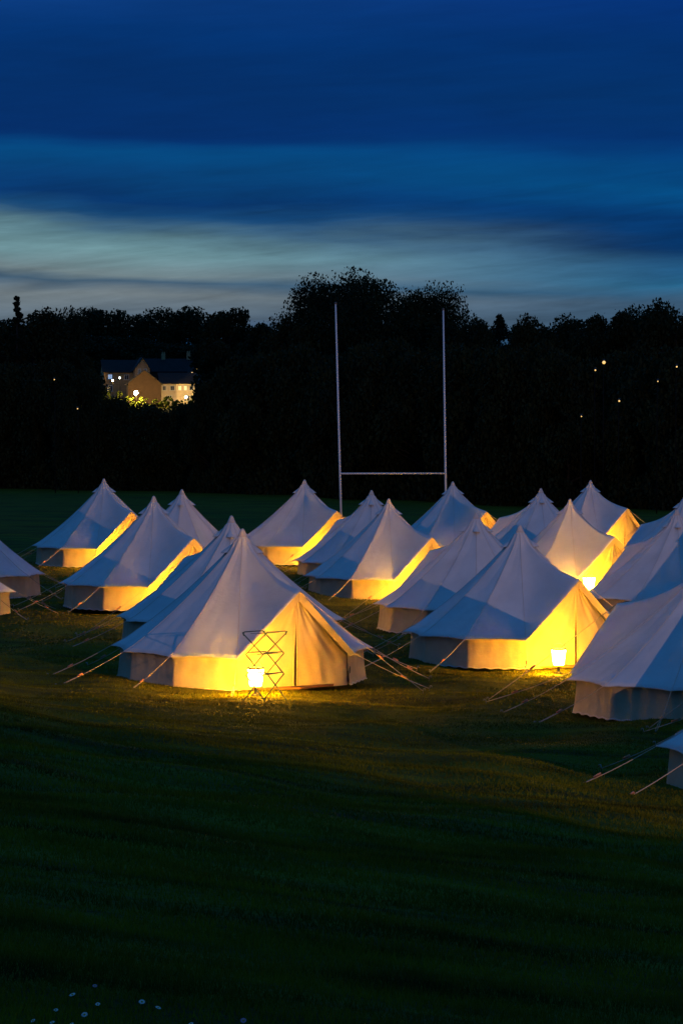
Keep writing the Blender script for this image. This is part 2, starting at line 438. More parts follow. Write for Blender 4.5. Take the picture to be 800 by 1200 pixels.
for i, (ty, x, y, lb) in enumerate(tents):
    t = proto if i == 0 else copy_tree(proto)
    t.name = 'bell_tent' if i == 0 else t.name
    a = (DIRA if ty == 'A' else DIRB) + rots.get(i, random.uniform(-4, 4))
    t.location = (x, y, gz(x, y)); t.rotation_euler = (0, 0, R(a))
    sc_ = 1.0 if i in (4, 10, 16) else random.uniform(.985, 1.015); t.scale = (sc_, sc_, .94 if i == 16 else 1.0); t.rotation_euler.x = R(random.uniform(-.8, .8)); t.rotation_euler.y = R(random.uniform(-.8, .8))
    tag(t, lb, 'tent', TG)
    if ty == 'A' and i in lab_lan:
        off = {12: (.32, -3.25), 4: (.40, -3.5), 10: (.62, -3.25)}.get(i, (.62, -3.35))
        lantern_spots.append((x+off[0], y+off[1], i))

# ------------------------------------------------------------------ lanterns
def make_lantern():
    L_ = empty('camp_lantern')
    MB().lathe([(0,0),(.095,0),(.095,.025),(.03,.05),(.028,.17),(.10,.18),(0,.185)], 18).build('base', M['metal_dark'], L_)
    MB().lathe([(0,.187),(.105,.19),(.118,.21),(.158,.52),(.145,.53),(0,.53)], 24).build('shade', M['lantern_glow'], L_)
    MB().lathe([(.162,.52),(.176,.525),(.168,.55),(.12,.555)], 24).build('rim', M['metal_dark'], L_)
    gd = MB()
    for k in range(5): a = 2*PI*k/5; gd.tube([(.112*math.cos(a), .112*math.sin(a), .18), (.172*math.cos(a), .172*math.sin(a), .53)], .005, 5)
    gd.build('guard', M['metal_dark'], L_)
    h = MB(); h.tube([(.165*math.cos(R(a)), 0, .54+.13*math.sin(R(a))) for a in range(0, 181, 15)], .006, 6); h.build('handle', M['metal_dark'], L_)
    return L_
lan = make_lantern()
for n, (x, y, i) in enumerate(lantern_spots):
    o = lan if n == 0 else copy_tree(lan)
    o.location = (x, y, gz(x, y)); o.rotation_euler = (0,0,random.uniform(0, 3))
    if i == 12: o.scale = (1.2, 1.2, 1.25)
    tag(o, 'glowing bucket lantern at the ' + lab_lan[i], 'lantern', 'lanterns lighting the tent doors')

# floodlight mast far to the right behind the photographer: it throws the rack's shadow on the big tent
wx, wy = 42.0, -40.0
wl = empty('floodlight_mast', (wx, wy, gz(wx, wy))); tag(wl, 'floodlight on a short mast, far outside the right edge of the photo', 'floodlight')
FH = 7.4
MB().tube([(0,0,-.3), (0,0,FH+.2)], [.12,.08], 10).build('mast', M['metal_dark'], wl)
src = Vector((wx, wy, gz(wx, wy)+FH)); tgt = Vector((wx+math.cos(R(106))*120, wy+math.sin(R(106))*120, 1.0)); dr = (tgt-src).normalized()
hd = MB(); hd.lathe([(.06,-.25),(.18,-.2),(.26,.02),(.27,.02)], 16); ho = hd.build('lamp_head', M['metal_dark'], wl)
ho.location = (0,0,FH); ho.rotation_euler = dr.to_track_quat('Z', 'Y').to_euler()
ld = bpy.data.lights.new('floodlight', 'SPOT'); ld.energy = 115000; ld.color = (1.0,.56,.36); ld.spot_size = R(30); ld.spot_blend = .35; ld.shadow_soft_size = .06
lo = bpy.data.objects.new('lamp', ld); col.objects.link(lo); lo.parent = wl; lo.location = Vector((0,0,FH))+dr*.1
lo.rotation_euler = dr.to_track_quat('-Z', 'Y').to_euler()

# ------------------------------------------------------------------ drying rack
rk = empty('drying_rack', (-1.82, 50.45, gz(-1.6, 50.5))); tag(rk, 'folding dark wire drying rack standing open before the golden tent door', 'drying rack')
a = Vector((.42, -.10, 0)); b = Vector((.38, .34, 0)); N0 = 3; th = .385; off0 = .10
def node(s, tier, e):   # s: lattice 0/1, e: 0/1 side
    inset = 0 if tier == N0 else (.0 if tier else .02)
    return b*s + a*(e) + Vector((0,0,off0+tier*th)) + (a*(.12*(1-2*e)) if tier not in (N0,) else Vector((0,0,0)))
for s in (0, 1):
    lt = MB()
    for k in range(N0):
        lo_, hi_ = k, k+1
        p00 = node(s, lo_, 0); p01 = node(s, lo_, 1); p10 = node(s, hi_, 0); p11 = node(s, hi_, 1)
        if k == 0: p00 = p00-Vector((0,0,off0))-a*.12; p01 = p01-Vector((0,0,off0))+a*.12
        lt.tube([p00, p11], .012, 6); lt.tube([p01, p10], .012, 6)
    lt.build('side_lattice', M['rack'], rk)
for k in range(1, N0+1):
    for e in (0, 1):
        q = MB(); p0 = node(0, k, e); p1 = node(1, k, e)
        q.tube([p0, p0+Vector((0,0,.03))+b*.06, p1+Vector((0,0,.03))-b*.06, p1], .011, 6); q.build('rail', M['rack'], rk)
    if k < N0+1:
        for f_ in (.33, .66):
            q = MB(); q.tube([node(0, k, 0).lerp(node(0, k, 1), f_)+Vector((0,0,.0)), node(1, k, 0).lerp(node(1, k, 1), f_)], .005, 5); q.build('drying_wire', M['rack'], rk)
for s in (0, 1):
    for e in (0, 1):
        q = MB(); p = node(s, N0, e); q.tube([p-a*.04*(1 if e else -1)+Vector((0,0,-.04)), p+Vector((0,0,.02)), p+b*.05*(1-2*s)], [.012,.018,.012], 6); q.build('corner_cap', M['rackcap'], rk)

# ------------------------------------------------------------------ rugby posts
Ypost = 112.5
xl = (400-400)/3200*Ypost+.0
def post(px, base_x, base_y, lean, name_label):
    pass
D0, D1 = 111.5, 115.2
xL = 0.02; xR = (523-400)/3200*D1
zl, zr = gz(xL, D0), gz(xR, D1)
gp = empty('rugby_posts', (xL, D0, zl)); tag(gp, 'tall white rugby goal posts with crossbar rising behind the back row of tents', 'goal posts')
v = Vector((xR-xL, D1-D0, zr-zl)); 
def upright(base, top, zb): 
    p = MB(); p.tube([base, base.lerp(top, .3), top], [.048,.046,.032], 14); u_ = p.build('upright', M['white_paint'], gp)
    c = MB(); c.lathe([(.045,-.02),(.047,.05),(0,.07)], 12, top); c.build('end_cap', M['pad'], u_)
upright(Vector((0,0,0)), Vector((-.26,0,9.95-zl)), 0)
upright(v, Vector((v.x-.15,v.y,9.85-zl)), 0)
cb = MB(); cb.tube([Vector((-.07,0,3.02-zl)), Vector((v.x-.05,v.y,2.95-zl))], .036, 12); cb.build('crossbar', M['white_paint'], gp)

# ------------------------------------------------------------------ trees
def leaf_cloud(cents, rads, n, size, squash=.8, pw=2.0):
    """leaf quads scattered through clumps"""
    w = rads**pw; w = w/w.sum(); idx = rng.choice(len(cents), n, p=w)
    d = rng.normal(size=(n, 3)); d /= np.linalg.norm(d, axis=1)[:, None]
    rr = rads[idx]*rng.random(n)**.38
    P = cents[idx] + d*rr[:, None]*np.array([1, 1, squash])
    A = rng.normal(size=(n, 3)); A /= np.linalg.norm(A, axis=1)[:, None]
    B = np.cross(A, rng.normal(size=(n, 3))); B /= np.linalg.norm(B, axis=1)[:, None]
    s = size*rng.uniform(.5, 1.25, n)[:, None]
    Vv = np.stack([P-A*s*.5, P+B*s*.32, P+A*s*.5, P-B*s*.32], 1).reshape(-1, 3)
    return Vv, np.arange(4*n).reshape(-1, 4)
def trunk_mb(h, r, limbs, cents):
    m = MB(); m.tube([(0,0,-.3), (.05*h*.1,0,h*.3), (0,.1,h*.62), (.1,0,h*.85)], [r*1.25, r*.9, r*.55, r*.15], 9)
    k = rng.choice(len(cents), min(limbs, len(cents)), replace=False)
    for q in k:
        c = cents[q]; z0 = min(c[2]*.6, h*.6)
        m.tube([(0,0,z0), (c[0]*.45, c[1]*.45, z0+(c[2]-z0)*.55), tuple(c)], [r*.4, r*.25, r*.07], 6)
    return m
def broadleaf(h, w, n, size, base=.06, lobes=46, up=.0, mt='leaf', seed=0, narrow=0.0):
    cs = []; rs = []
    for q in range(lobes):
        z = base+(1-base)*(rng.random()**.8)
        if base == 0 and q % 6 == 0: z = .04
        env = math.sin(PI*min(.97, (z*.80+.17)))**.55*(1-narrow*z)
        a = rng.uniform(0, 2*PI); r = env*w/2*(.55+.45*rng.random()**.5)*.86
        cs.append((r*math.cos(a), r*math.sin(a), z*h*.93)); rs.append(w*rng.uniform(.085, .17))
    cs = np.array(cs); rs = np.array(rs)
    Vv, Ff = leaf_cloud(cs, rs, n, size)
    m2 = rng.random(len(cs)) < .5       # stray twigs past the outline
    V2, F2 = leaf_cloud(cs*np.array([1.04, 1.04, 1.02]), rs*1.03, n//40, size*.7)
    Vv = np.concatenate([Vv, V2]); Ff = np.concatenate([Ff, F2+len(Ff)*4])
    Vv[:, 2] = np.maximum(Vv[:, 2], .05)
    return np_mesh('crown', Vv, Ff, M[mt]), trunk_mb(h, h*.022, 12, cs)
def conifer(h, w, n, size, base=.08, pine=False):
    cs = []; rs = []; tiers = 5 if pine else 34
    for q in range(tiers):
        f = q/(tiers-1); z = base+(1-base)*f
        rad = w/2*(1-f)**.85+.03
        if pine: rad = w/2*(1-.5*f)*rng.uniform(.5, 1)
        for k in range(max(3, int(7*(1-f)+2))):
            a = rng.uniform(0, 2*PI)
            for s_ in (.35, .75):
                cs.append((rad*s_*math.cos(a), rad*s_*math.sin(a), z*h-.05*rad*s_*2)); rs.append((.10*w+.12)*(1-.8*f) if not pine else .13*w+.1); rs[-1] = max(rs[-1], .26)
    cs = np.array(cs); rs = np.array(rs)
    Vv, Ff = leaf_cloud(cs, rs, n, size, .8, .9)
    tip = rng.random((60, 3))*np.array([.16, .16, h*.08])+np.array([-.08, -.08, h*.94])
    m = MB(); m.tube([(0,0,-.3), (0,0,h*.5), (0,0,h*1.0)], [h*.016, h*.011, .03], 8)
    for q in range(0, len(cs), 3): m.tube([(0,0,cs[q][2]+.1), tuple(cs[q])], [.06,.02], 5)
    return np_mesh('crown', Vv, Ff, M['needle']), m
protos = {}
def reg(key, kind, cm, tm):
    t = MB.build(tm, 'trunk', M['bark'])
    me = t.data; bpy.data.objects.remove(t); protos[key] = (kind, cm, me)
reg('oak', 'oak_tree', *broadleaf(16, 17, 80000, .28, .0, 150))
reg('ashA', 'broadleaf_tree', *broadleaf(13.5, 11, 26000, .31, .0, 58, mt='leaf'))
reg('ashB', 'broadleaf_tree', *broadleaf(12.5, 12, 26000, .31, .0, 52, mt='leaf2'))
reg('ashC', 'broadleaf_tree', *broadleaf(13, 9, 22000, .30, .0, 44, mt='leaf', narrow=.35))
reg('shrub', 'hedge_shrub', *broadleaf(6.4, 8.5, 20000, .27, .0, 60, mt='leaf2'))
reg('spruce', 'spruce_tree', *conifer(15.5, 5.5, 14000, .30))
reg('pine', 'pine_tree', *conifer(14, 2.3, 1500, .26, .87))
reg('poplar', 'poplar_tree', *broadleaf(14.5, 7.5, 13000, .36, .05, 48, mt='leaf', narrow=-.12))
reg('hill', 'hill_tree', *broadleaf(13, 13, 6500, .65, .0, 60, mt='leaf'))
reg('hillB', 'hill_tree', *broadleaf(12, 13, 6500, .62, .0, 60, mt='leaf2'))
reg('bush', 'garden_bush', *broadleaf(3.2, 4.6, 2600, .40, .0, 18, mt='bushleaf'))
cnt = {}
def tree(key, x, y, sx=1, sz=1, label='', group=None, dz=0):
    kind, cm, tm = protos[key]
    r_ = empty(kind, (x, y, gz(x, y)-.1+dz), rng.uniform(0, 6.28)); r_.scale = (sx, sx, sz)
    link('crown', cm, r_); link('trunk', tm, r_)
    cat = {'hedge_shrub':'shrub','garden_bush':'bush'}.get(kind, 'tree')
    tag(r_, label, cat, group); return r_
def X_at(px, Y): return (px-400)/3200*Y
def want_h(px_top, Y, x): return 5.37+(487.5-px_top)/3200*Y - gz(x, Y)
HP = {'oak':15.6,'ashA':13.4,'ashB':12.5,'ashC':13,'shrub':6.4,'spruce':15.5,'pine':14,'poplar':14.5,'hill':13,'hillB':12,'bush':3.2}
near = [  # key, px, top px y, Y, width scale, label
 ('ashA', -60, 368, 214, 1, 'tall dark broadleaf tree beyond the left edge of the treeline'),
 ('spruce', -8, 352, 216, 1, 'spruce with pointed top at the far left edge of the skyline'),
 ('spruce', 21, 349, 219, .9, 'pointed spruce second from the left edge of the skyline'),
 ('ashB', 40, 364, 224, 1.05, 'rounded dark tree right beside the two pointed spruces'),
 ('ashA', 72, 362, 226, .62, 'dark round tree left of the lit houses, flanking the gap in the treeline'),
 ('poplar', 268, 352, 232, .88, 'upright tree with brush-like top right of the lit houses, alone against the sky'),
 ('ashC', 262, 398, 214, .8, 'short dark tree standing under the upright brush-topped tree'),
 ('ashC', 312, 377, 222, .8, 'lower dark tree in the dip left of the great oak'),
 ('ashB', 330, 372, 214, .75, 'rounded tree against the left flank of the great oak'),
 ('oak', 388, 337, 218, .72, 'left dome of the great dark oaks beyond the left rugby upright'),
 ('oak', 440, 331, 214, .82, 'tallest great oak with broad crown behind the rugby posts'),
 ('oak', 500, 346, 216, .66, 'right shoulder oak behind the right rugby upright'),
 ('ashA', 540, 373, 205, .7, 'small rounded tree right of the right rugby upright'),
 ('ashC', 558, 373, 224, .5, 'slim tree left of the bare-stemmed pine'),
 ('pine', 585, 369, 232, 1, 'bare-stemmed pine with sky showing between its trunk and crown'),
 ('ashC', 611, 378, 212, .55, 'dark tree just right of the bare-stemmed pine'),
 ('ashB', 636, 371, 205, .72, 'flat-topped tree halfway along the right treeline'),
 ('ashA', 668, 370, 204, .8, 'broad tree left of the yellow lamp in the right treeline'),
 ('ashC', 690, 367, 200, .75, 'upright tree beside the dip in the right skyline'),
 ('ashC', 733, 363, 198, .75, 'feathery tree just right of the dip in the skyline'),
 ('ashA', 757, 359, 200, .75, 'tall loose tree second right of the dip in the skyline'),
 ('ashB', 792, 354, 196, .8, 'tall dark tree at the right edge of the skyline'),
 ('ashA', 838, 356, 198, 1, 'dark broadleaf tree beyond the right edge of the treeline'),
]
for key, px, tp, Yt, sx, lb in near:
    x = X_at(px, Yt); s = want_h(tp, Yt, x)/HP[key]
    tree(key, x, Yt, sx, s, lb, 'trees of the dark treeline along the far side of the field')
# lower hedge-like row in front; low in the middle of the gap where the houses show
low = [(-60,430,.9),(-20,425,.9),(22,432,.9),(60,428,.9),(98,440,.62),(128,470,.7),(160,478,.8),(190,479,.8),(222,477,.6),(250,452,.5),(285,425,.8),(325,420,.9),(365,410,.9),(410,415,.9),(455,405,.9),(500,418,.9),(545,412,.9),(588,416,.8),(628,410,.8),(665,420,.8),(700,428,.8),(738,418,.9),(778,415,.9),(820,420,.9)]
words = ['beyond the left frame edge','at the left frame edge','under the two spruces','right of the spruces','left of the lit houses','below the amber gabled house','below the left street lamp','below the dark brick hall','below the pale terrace','right of the lit terrace','under the brush-topped tree','left of the great oak','left of the left rugby upright','just right of the left rugby upright','between the rugby uprights','left of the right rugby upright','right of the right rugby upright','under the bare-stemmed pine','under the flat-topped tree','left of the yellow lamp','under the yellow lamp','under the feathery tree','under the tall loose tree','beyond the right frame edge']
for (px, tp, sx), wd in zip(low, words):
    Yt = 205-.045*px + rng.uniform(-3, 3); x = X_at(px, Yt)
    s = want_h(tp, Yt, x)/HP['shrub']
    tree('shrub', x, Yt, sx*1.05, s, 'dark shrubby growth at the foot of the treeline ' + wd, 'shrubs at the foot of the treeline')
# wooded hill behind
k = 0
for row, (Yt, top, step) in enumerate([(700, 392, 30), (760, 376, 32), (620, 428, 44)]):
    px = -60
    while px < 860:
        if row == 2 and 90 < px < 255: px += step; continue
        t0 = top
        if px > 250: t0 = max(t0, 386)
        if px > 690: t0 = max(t0, 402)
        if 280 < px < 310: t0 = max(t0, 384)
        if 562 < px < 612: t0 = max(t0, 406)
        if row < 2 and 90 < px < 260: t0 = [396, 362][row]
        Yj = Yt+rng.uniform(-12, 12); x = X_at(px+rng.uniform(-6, 6), Yj); key = ['hill','hillB'][k % 2]
        s = want_h(t0+rng.uniform(-3, 8), Yj, x)/HP[key]
        tree(key, x, Yj, 1.35, max(.4, s), 'one of the dark trees that cover the hill behind the houses and treeline', 'trees on the far hill'); k += 1
        px += step*rng.uniform(.6, .85)

# ------------------------------------------------------------------ village
def HX(px, Y): return (px-400)/3200*Y
def HZ(py, Y): return 5.37+(487.5-py)/3200*Y
def house(name, label, x, y, z, w, d, hw, hr, rz, wallm, roofm, wins, chim=(), gable='x', lit=()):
    """w along local x, d along y, ridge along x or y; wins: (x, z, w, h) on the front (local -y)"""
    h = empty(name, (x, y, z), rz); tag(h, label, 'house')
    b = MB(); W, D = w/2, d/2
    vs = [(-W,-D,-4),(W,-D,-4),(W,D,-4),(-W,D,-4),(-W,-D,hw),(W,-D,hw),(W,D,hw),(-W,D,hw)]
    fs = [(0,1,5,4),(1,2,6,5),(2,3,7,6),(3,0,4,7)]
    if gable == 'x': vs += [(-W,0,hw+hr),(W,0,hw+hr)]; fs += [(4,8,7),(5,6,9)]
    else: vs += [(0,-D,hw+hr),(0,D,hw+hr)]; fs += [(4,5,8),(7,9,6)]
    b.add(vs, fs); b.build('wall', M[wallm], h, False)
    r = MB(); o = .3; th_ = .15
    if gable == 'x':
        k_ = hr/D
        for sd in (-1, 1):
            r.add([(-W-o,0,hw+hr+.02),(W+o,0,hw+hr+.02),(W+o,sd*(D+o),hw-o*k_+.02),(-W-o,sd*(D+o),hw-o*k_+.02),
                   (-W-o,0,hw+hr+th_),(W+o,0,hw+hr+th_),(W+o,sd*(D+o),hw-o*k_+th_),(-W-o,sd*(D+o),hw-o*k_+th_)],
                  [(0,1,2,3),(4,5,6,7),(0,1,5,4),(1,2,6,5),(2,3,7,6),(3,0,4,7)])
    else:
        k_ = hr/W
        for sd in (-1, 1):
            r.add([(0,-D-o,hw+hr+.02),(0,D+o,hw+hr+.02),(sd*(W+o),D+o,hw-o*k_+.02),(sd*(W+o),-D-o,hw-o*k_+.02),
                   (0,-D-o,hw+hr+th_),(0,D+o,hw+hr+th_),(sd*(W+o),D+o,hw-o*k_+th_),(sd*(W+o),-D-o,hw-o*k_+th_)],
                  [(0,1,2,3),(4,5,6,7),(0,1,5,4),(1,2,6,5),(2,3,7,6),(3,0,4,7)])
    ro = r.build('roof', M[roofm], h, False)
    for (cx_, cz) in chim:
        c = MB(); c.box((cx_, 0, hw+hr+cz/2-.6), (.8,.6,cz+1.2)); c.lathe([(.14,0),(.11,.4),(0,.4)], 8, (cx_-.2,0,hw+hr+cz)); c.lathe([(.14,0),(.11,.4),(0,.4)], 8, (cx_+.2,0,hw+hr+cz)); c.build('chimney', M['brick'], ro, False)
    for q, (wx_, wz, ww, wh) in enumerate(wins):
        f = MB(); t = .12
        f.box((wx_-ww/2+t/2, -D-.03, wz), (t,.12,wh)); f.box((wx_+ww/2-t/2, -D-.03, wz), (t,.12,wh))
        f.box((wx_, -D-.032, wz+wh/2), (ww+.1,.13,t)); f.box((wx_, -D-.05, wz-wh/2), (ww+.3,.2,t)); f.box((wx_, -D-.03, wz), (.07,.09,wh-.1))
        fo = f.build('window', M['trim'], h, False)
        g_ = MB(); g_.box((wx_, -D-.012, wz), (ww-.1,.02,wh-.05)); g_.build('pane', M[lit[q] if q < len(lit) and lit[q] else 'glass'], fo, False)
    return h
Yh = 560
# amber detached house
zb = HZ(462, Yh)
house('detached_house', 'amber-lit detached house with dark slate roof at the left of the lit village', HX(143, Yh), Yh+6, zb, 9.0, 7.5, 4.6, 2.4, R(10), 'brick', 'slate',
      [(-3.2,3.6,1.0,1.0),(0.2,3.5,1.0,1.0),(3.0,3.5,1.0,1.0),(-3.2,1.2,1.1,1.2),(2.8,1.2,1.1,1.2)], [], 'x', ('blue_win',))
house('gabled_house', 'narrow amber gable with two windows at the right end of the detached house', HX(165, Yh), Yh+1.5, zb, 3.0, 9, 5.2, 2.2, R(8), 'brick', 'slate', [(-.6,4.6,.6,1.0),(.6,4.6,.6,1.0)], [], 'y')
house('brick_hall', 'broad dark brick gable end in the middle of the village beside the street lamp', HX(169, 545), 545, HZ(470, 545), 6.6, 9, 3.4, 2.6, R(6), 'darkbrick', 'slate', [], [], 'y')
house('terrace_house', 'pale lit terrace with a row of windows at the right of the village', HX(207, 548), 549, HZ(472, 548), 7.0, 6, 3.9, 2.0, R(8), 'render', 'slate',
      [(-2.7,2.9,.8,.9),(-1.1,2.9,.9,.9),(.4,2.9,.7,.9),(1.5,2.9,.7,.9),(2.7,2.9,.9,.9),(-1.6,.9,.9,1.1),(1.8,.9,1.2,1.1)], [], 'x', (None,None,'lit_win','lit_win'))
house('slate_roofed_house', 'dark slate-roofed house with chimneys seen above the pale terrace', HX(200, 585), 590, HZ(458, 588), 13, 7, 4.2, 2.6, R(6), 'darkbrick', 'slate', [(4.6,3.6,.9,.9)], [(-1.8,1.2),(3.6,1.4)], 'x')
house('grey_house', 'dim grey house at the far right of the village, half hidden by leaves', HX(238, 575), 580, HZ(455, 578), 5.5, 6, 3.4, 2.0, R(-6), 'greywall', 'slate', [(-1.4,2.6,.9,.9),(1.4,2.6,.9,.9)], [], 'x')
def lampost(px, py, Y, label, glow='street_glow', r=.38, hh=None, grp='street lamps among the houses'):
    x = HX(px, Y); zt = HZ(py, Y); z0 = gz(x, Y); h = zt-z0
    o = empty('street_lamp', (x, Y, z0)); tag(o, label, 'street lamp', grp)
    MB().tube([(0,0,-.1),(0,0,h*.6),(0,0,h-.1+r)], [.07,.055,.04] if Y > 300 else [.035,.03,.02], 8).build('pole', M['pole'], o)
    MB().tube([(0,0,h+r),(0,-.35,h+r+.04)], [.05,.09], 8).build('lamp_head', M['metal_dark'], o)
    s = MB(); s.lathe([(r*math.sin(R(a)), -r*math.cos(R(a))) for a in range(0, 181, 20)], 12, (0,-.35,h)); s.build('bulb', M[glow], o)
lampost(160, 460.5, 533, 'glaring yellow street lamp in front of the dark brick gable')
lampost(218.5, 465.5, 538, 'glaring yellow street lamp at the foot of the pale terrace', r=.2)
lampost(141, 443, 548, 'small greenish white lamp on the wall side of the amber house', 'white_glow', .16)
lampost(133, 446, 549, 'unseen yellow lamp added to light the amber house wall, left of the greenish one', 'street_glow', .10)  # extra warm lamp, added to brighten the amber house wall
lampost(232, 433, 555, 'slim lamp standing highest at the right of the village', 'small_glow', .2)
lampost(225.5, 437, 552, 'slim lamp just left of the highest one at the right of the village', 'small_glow', .16)
for px, py, r, lb in [(706,425,.16,'small yellow lamp glinting high in the right treeline'),(696,434,.08,'added dull glow standing for lit leaves, left of and below the small yellow lamp'),(724,470,.09,'tiny yellow lamp glinting low in the right treeline'),  # the dull one is an added glow in place of lit leaves
                   (680,488,.06,'faintest added glow standing for lit leaves, lowest in the right treeline'),(769,447,.06,'tiny dull lamp glinting near the right frame edge'),(791,430,.08,'tiny lamp glinting at the right edge of the treeline'),  # the faintest is likewise a glow added for lit leaves
                   (65,445,.07,'tiny amber lamp glinting left of the village'),(92,479,.07,'tiny amber lamp glinting low left of the village')]:
    lampost(px, py, 160 if px > 400 else 190, lb, 'small_glow', r*.6, grp='small lamps glinting in the treeline')
for px, tp, sx_, lb in [(152,464,.8,'lit yellow-green bush under the left street lamp'),(168,465,.7,'lit bush just right of the left street lamp'),(184,467,.7,'dim green bush before the dark brick hall'),(198,464,.75,'lit bush before the left half of the terrace'),
               (210,468,.6,'small lit bush left of the terrace street lamp'),(229,462,.8,'golden bush right of the terrace street lamp'),(140,458,.5,'bush with lit leaves left of the left street lamp'),(241,452,.6,'sparse bush in front of the grey house'),(126,455,.6,'dark bush before the amber house')]:
    Yb = 536+rng.uniform(-1.5, 1.5)-(1.5 if tp > 460 else -4); x = HX(px, Yb)
    tree('bush', x, Yb, sx_, (HZ(tp, Yb)-gz(x, Yb))/3.2, lb, 'bushes around the village lamps')

# far hills on the horizon
hv = MB(); n = 90
def hillp(u, v):
    x = -3500+7000*u; h = 60*(.75+.18*math.sin(u*9)+.07*math.sin(u*23+1))
    return (x, 4300+v*1200, 20+h*math.sin(PI*.5*v)) if v <= 1 else None
hv.grid(hillp, 90, 8); h_ = hv.build('hills', mat('far_hill', (.03,.05,.05), .9, .2, .002)); tag(h_, kind='structure')

# ------------------------------------------------------------------ daisies
def make_daisy(pm):
    d = empty('daisy'); p = MB()
    for k in range(13):
        a = 2*PI*k/13; c, s = math.cos(a), math.sin(a); t = Vector((-s, c, 0)); o = Vector((c, s, 0))
        p.add([o*.0025+Vector((0,0,.045)), o*.008+t*.0022+Vector((0,0,.047)), o*.0125+Vector((0,0,.046)), o*.008-t*.0022+Vector((0,0,.047))], [(0,1,2,3)])
    p.build('petals', pm, d, False)
    MB().lathe([(.0035,.045),(.003,.0485),(0,.050)], 10).build('flower_centre', M['yolk'], d)
    MB().tube([(0,0,-.01),(.003,0,.02),(0,0,.045)], .0009, 5).build('stem', M['stem'], d)
    return d
dz = [(111,1152,1,0),(90,1166,0,0),(116,1173,0,0),(67,1179,0,0),(166,1172,0,0),(181,1180,0,0),(102,1186,0,0),(45,1191,0,0),(65,1195,0,0),(88,1196,0,0),(147,1197,0,0),(227,1197,0,0),(286,1192,1,0)]
dl = ['dull pink-white daisy highest of the scattered group','white daisy below left of the topmost one','white daisy right of the column of low daisies','dim white daisy above the leftmost one','white daisy in the upper right pair','white daisy in the lower right of the pair','white daisy in the middle of the cluster','leftmost white daisy near the bottom edge','dim daisy second from the left at the bottom','white daisy at the bottom of the left cluster','white daisy at the bottom edge between cluster and lone ones','white daisy at the bottom edge, second from the right','pinkish daisy farthest to the right']
pt_ = math.atan(112.5/3200)
def hit(px, py):
    dx = (px-400)/3200; dy = -(py-600)/3200; c, s = math.cos(pt_), math.sin(pt_)
    d = Vector((dx, c+dy*s, -s+dy*c)); y = 8.0
    for _ in range(4000):
        p = Vector((0,0,CH))+d*(y/d.y)
        if p.z <= gz(p.x, p.y)+.045: return p
        y += .01
dp = [make_daisy(M['petal']), make_daisy(M['petal_pink'])]; used = [0, 0]
for (px, py, c, _), lb in zip(dz, dl):
    o = dp[c] if not used[c] else copy_tree(dp[c]); used[c] = 1
    p = hit(px, py); o.location = (p.x, p.y, gz(p.x, p.y)); sc_ = random.uniform(.8, 1.15); o.scale = (sc_,)*3
    o.rotation_euler = (R(random.uniform(15, 40)), R(random.uniform(-20, 20)), random.uniform(-.5, .5))
    tag(o, lb, 'daisy', 'daisies in the foreground grass')

# ------------------------------------------------------------------ sky and sun
w = bpy.data.worlds.new('World'); sc.world = w; w.use_nodes = True
nt = w.node_tree; N = nt.nodes; L = nt.links; N.clear()
out = N.new('ShaderNodeOutputWorld'); bg = N.new('ShaderNodeBackground'); bg2 = N.new('ShaderNodeBackground')
sky = N.new('ShaderNodeTexSky'); sky.sky_type = 'NISHITA'; sky.sun_disc = False
sky.sun_elevation = R(-4); sky.sun_rotation = R(-20)
L.new(sky.outputs[0], bg2.inputs['Color']); bg2.inputs['Strength'].default_value = .01
tc = N.new('ShaderNodeTexCoord'); sx = N.new('ShaderNodeSeparateXYZ'); L.new(tc.outputs['Generated'], sx.inputs[0])
def math_(op, a, b=None, c=None):
    m = N.new('ShaderNodeMath'); m.operation = op
    for i_, q in enumerate((a, b, c)):
        if q is None: continue
        if isinstance(q, (int, float)): m.inputs[i_].default_value = q
        else: L.new(q, m.inputs[i_])
    return m.outputs[0]
def noise(scale, sv, det=5, dist=0.0, loc=(0,0,0)):
    mp = N.new('ShaderNodeMapping'); mp.inputs['Scale'].default_value = sv; mp.inputs['Location'].default_value = loc
    L.new(tc.outputs['Generated'], mp.inputs['Vector'])
    n_ = N.new('ShaderNodeTexNoise'); n_.inputs['Scale'].default_value = scale; n_.inputs['Detail'].default_value = det; n_.inputs['Distortion'].default_value = dist
    L.new(mp.outputs[0], n_.inputs['Vector']); return n_.outputs['Fac']
def srgb(r, g, b):
    f = lambda c: (c/255/12.92) if c <= 10 else ((c/255+.055)/1.055)**2.4
    return (f(r), f(g), f(b), 1)
zc = sx.outputs['Z']
nA = noise(1, (5, 2, 26), 5, .3); nB = noise(1, (9, 3, 130), 6, .6, (3,1,5)); nC = noise(1, (3, 1, 60), 4, .2, (9,4,2))
warp = math_('MULTIPLY', math_('SUBTRACT', nA, .5), .030)
warp2 = math_('MULTIPLY', math_('SUBTRACT', nC, .5), .016)
tilt = math_('MULTIPLY', sx.outputs['X'], .03)
zz = math_('ADD', math_('ADD', math_('ADD', math_('ADD', zc, warp), warp2), tilt), .005)
def ramp(stops):
    r_ = N.new('ShaderNodeValToRGB'); e = r_.color_ramp.elements
    mr = math_('DIVIDE', zz, .4); L.new(mr, r_.inputs['Fac'])
    while len(e) > 1: e.remove(e[-1])
    e[0].position = stops[0][0]/.4; e[0].color = stops[0][1]
    for p_, c_ in stops[1:]:
        q = e.new(p_/.4); q.color = c_
    return r_.outputs['Color']
TOP = (.012,.105,.31,1)
